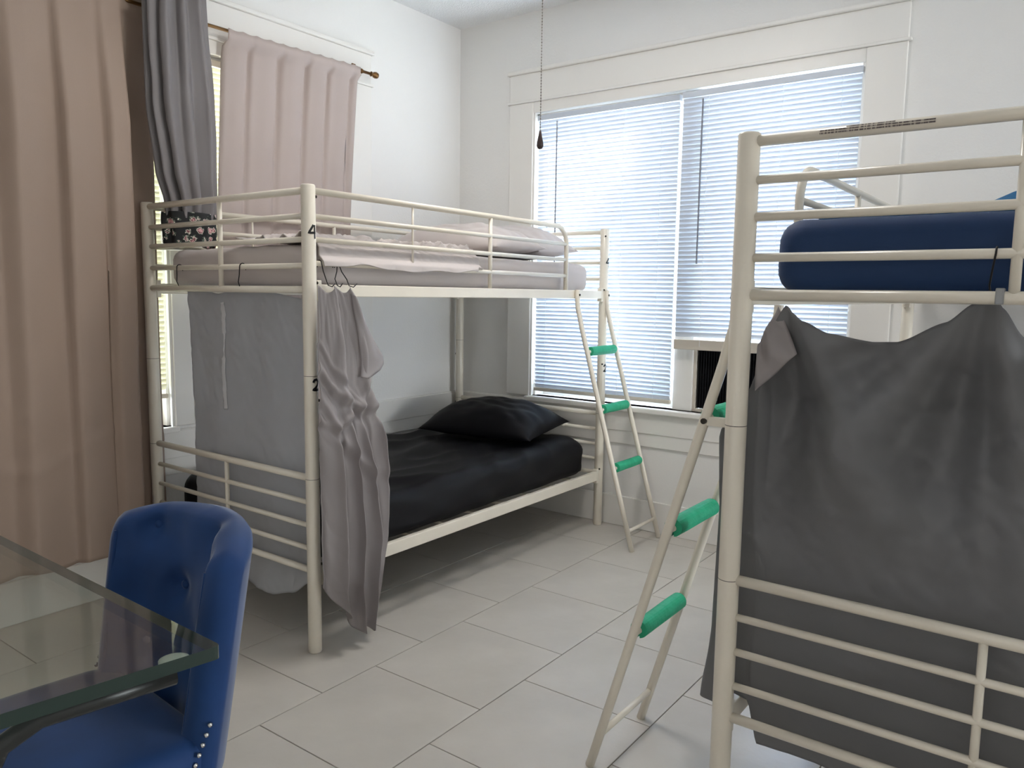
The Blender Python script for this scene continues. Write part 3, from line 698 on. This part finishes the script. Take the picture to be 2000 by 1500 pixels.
# ------------------------------------------------------------------ dining chair (faces the table, -x)
ch = empty('dining_chair', (-.835, -.725, 0), math.radians(-4)); tag(ch, 'royal blue velvet dining chair with buttoned curved back at the glass table', 'chair')
BT = [(-.12, -.03), (.12, -.03)]
def back_pt(s, t, off):
    """s across -1..1, t up 0..1, off outwards (+ = rear)"""
    hw = lerp(.200, .218, max(0, t)**.8); zt = .838-.030*abs(s)**3-.012*abs(s)
    z = lerp(.40, zt, t); lean = lerp(-.07, 0.0, t)
    ang = s*1.02; R = hw/math.sin(1.02)
    x = lean-R*(1-math.cos(ang))*.92; y = R*math.sin(ang)
    nx_, ny_ = math.cos(ang), math.sin(ang)
    return Vector((x+nx_*off, y+ny_*off, z))
tuft = [(.57, .90), (-.34, .90), (.22, .62), (-.72, .62), (.57, .34), (-.34, .34)]
def chair_back():
    bm = bmesh.new(); nu, nv = 56, 48; V = {}
    for side in (0, 1):
        for i in range(nu+1):
            for j in range(nv+1):
                s, t = i/nu*2-1, j/nv
                # round the two upper corners
                ss = s
                if t > .86:
                    q = (t-.86)/.14; ss = s*(1-.10*(1-math.sqrt(max(0, 1-q*q)))) 
                e = min(1, (1-abs(s))/.07)*min(1, (1-t)/.06); e = math.sqrt(max(0, 1-(1-e)**2))
                off = (.036*e if side else -.030*e)
                if not side:
                    for (bs, bt) in tuft:
                        d2 = ((s-bs)/.13)**2+((t-bt)/.075)**2; off += .027*math.exp(-d2)
                    off -= .004*(1+math.cos((s+.25)*PI*3.3)*math.cos((t-.62)*PI*3.8))*e
                if (i in (0, nu) or j == nv) and side == 1: V[side, i, j] = V[0, i, j]; continue
                V[side, i, j] = bm.verts.new(back_pt(ss, t, off))
    for side in (0, 1):
        for i in range(nu):
            for j in range(nv):
                try: bm.faces.new((V[side, i, j], V[side, i+1, j], V[side, i+1, j+1], V[side, i, j+1]))
                except ValueError: pass
    return bm
bk = obj('backrest', chair_back(), 'velvet', ch, True)
for (bs, bt) in tuft:
    b = obj('button', lathe([(.011, -.003), (.0105, .002), (.006, .005), (.001, .006)], 12), 'velvet', bk, True); b.location = back_pt(bs, bt, -.008); b.rotation_euler = (0, -PI/2, bs*1.02)
for s in (-1, 1):                              # nail heads down the side edges
    for k in range(8):
        q = back_pt(s*.97, .01+k*.040, .012)+Vector((-.030+.0045*k, 0, 0)); n_ = obj('nail_head', lathe([(.0052, 0), (.004, .003), (.001, .0042)], 8), 'nail', bk, True)
        n_.location = q+Vector((0, s*.010, 0)); n_.rotation_euler = (-s*PI/2, 0, 0)
    obj('piping', tb([back_pt(s*.93, k/20*.93, -.030) for k in range(21)], .004, 8), 'velvet', bk, True)
def seat_d(p):
    p.z += .018*(1-min(1, (p.x/.25)**2))*(1-min(1, (p.y/.25)**2)) if p.z > .06 else 0
    return p
se = obj('seat', bmround(.52, .44, .10, .03, 24, 24, 6, seat_d, rx=.07), 'velvet', ch, True); se.location = (-.375, 0, .385)
for x in (-.60, -.18):
    for y in (-.19, .19):
        obj('leg', tb([(x+(.03 if x > -.3 else 0), y, 0), (x, y, .40)], [.012, .021], 10), 'dark_wood', ch, True)

# ------------------------------------------------------------------ glass table
tb_root = empty('glass_table', (0, 0, 0)); tag(tb_root, 'dark edged clear glass dining table with rounded steel legs', 'table')
quad = [(-1.0846, -1.1236), (-1.062, .30), (-1.95, .30), (-2.02, -.975)]
def gpoly(z0, z1, ins=0.0):
    bm = bmesh.new(); cx = sum(p[0] for p in quad)/4; cy = sum(p[1] for p in quad)/4
    pts = []
    for i, p in enumerate(quad):
        a, b = quad[i-1], quad[(i+1) % 4]; v = Vector(p); da = (Vector(a)-v).normalized(); db = (Vector(b)-v).normalized()
        for k in range(4):
            t = k/3; r = .010; pts.append(v+da*r*(1-t)**2+db*r*t**2)
    lo = [bm.verts.new((p.x, p.y, z0)) for p in pts]; hi = [bm.verts.new((p.x, p.y, z1)) for p in pts]
    f0 = bm.faces.new(lo[::-1]); f1 = bm.faces.new(hi); sides = []
    for i in range(len(pts)): sides.append(bm.faces.new((lo[i], lo[(i+1) % len(pts)], hi[(i+1) % len(pts)], hi[i])))
    return bm
me = bpy.data.meshes.new('glass_top'); bm = gpoly(.730, .750); bm.faces.ensure_lookup_table()
for f in bm.faces: f.material_index = 0 if len(f.verts) > 4 else 1
bm.to_mesh(me); bm.free(); gt = link('glass_top', me, 'table_glass', tb_root); me.materials.append(MATS['glass_edge'])
for i, (x, y, dx, dy) in enumerate(((-1.127, -1.068, -1, 1), (-1.11, .24, -1, -1), (-1.90, .24, 1, -1), (-1.96, -.93, 1, 1))):
    pd = obj('glass_pad', lathe([(.020, 0), (.022, .004), (.022, .010), (.016, .0125)], 20), 'pad_white', tb_root, True); pd.location = (x, y, .7175); pd['label'] = 'white round pad under the glass corner'
    pts = [(x, y, .703), (x+dx*.10, y+dy*.02, .702), (x+dx*.17, y+dy*.04, .698), (x+dx*.215, y+dy*.05, .675), (x+dx*.235, y+dy*.055, .63), (x+dx*.238, y+dy*.056, .55), (x+dx*.238, y+dy*.056, 0)]
    obj('leg', tb(pts, .014, 12), 'dark_metal', tb_root, True)

# ------------------------------------------------------------------ small things
pc = empty('pull_chain', (.584, -.530, 1.790)); tag(pc, 'thin beaded pull chain with a dark teardrop knob hanging from the ceiling', 'pull chain')
obj('knob', lathe([(.002, .049), (.004, .046), (.006, .032), (.0115, .008), (.012, -.003), (.008, -.012), (.0012, -.0145)], 14), 'knob_wood', pc, True)
cbm = bmesh.new(); zt = ZC-1.790
tube(cbm, [(0, 0, .046), (.002, .001, zt*.5), (.004, .002, zt)], .0009, 5)
z = .050
while z < zt:
    bmesh.ops.create_icosphere(cbm, subdivisions=1, radius=.0025, matrix=Matrix.Translation((.004*z/zt, .002*z/zt, z))); z += .0098
cho = obj('bead_chain', cbm, 'chain_metal', pc, True); cho['kind'] = 'stuff'
mat('fill_glow', (245, 240, 230), 0.4); ln_ = MATS['fill_glow'].node_tree.nodes['Principled BSDF']; ln_.inputs['Emission Color'].default_value = (1, .95, .88, 1); ln_.inputs['Emission Strength'].default_value = 2.0  # glow for the added fill dome
cp = obj('fill_dome', lathe([(.04, -.115), (.14, -.108), (.22, -.085), (.27, -.045), (.28, -.02), (.29, -.018), (.29, 0)], 28), 'fill_glow', pc, True); cp.location = (.004, .002, zt)  # unseen dome added above the chain for fill
ll = bpy.data.lights.new('ceiling_fill_light', 'AREA'); ll.shape = 'DISK'; ll.size = .56; ll.energy = 15; ll.color = (1.0, .96, .91)  # fill light added at the ceiling, out of view
lo_ = bpy.data.objects.new('ceiling_fill_light', ll); C.objects.link(lo_); lo_.location = (.588, -.528, ZC-.125)

# pleated side panel under the raised blind
ap = empty('accordion_panel', (XR+.05, -.487, ZS)); tag(ap, 'black pleated accordion panel filling the window gap under the raised blind', 'window panel')
def pleat(u, v): return ((.012 if int(round(u*60)) % 2 else -.004), lerp(-.010, -.42, u), lerp(.018, .345, v))
grid('pleats', 60, 2, pleat, 'black_plastic', ap, .0015)
for p in ap.children[0].data.polygons: p.use_smooth = False
obj('panel_frame', bx(-.014, .016, -.016, 0, 0, .36, bev=.002), 'rail_cream', ap)
obj('panel_frame', bx(-.02, .016, -.42, -.016, 0, .016, bev=.002), 'rail_cream', ap)
obj('panel_frame', bx(-.014, .016, -.42, 0, .345, .36, bev=.002), 'rail_cream', ap)
wp = empty('wall_slot', (1.322, YL, .612)); tag(wp, 'small dark slotted plate on the pale wall above the black mattress', 'wall plate')
obj('plate', bx(-.022, .022, -.006, 0, -.008, .014, bev=.002), 'trim_paint', wp); obj('slot', bx(-.020, .016, -.0075, -.005, -.006, .003), 'marker', wp)
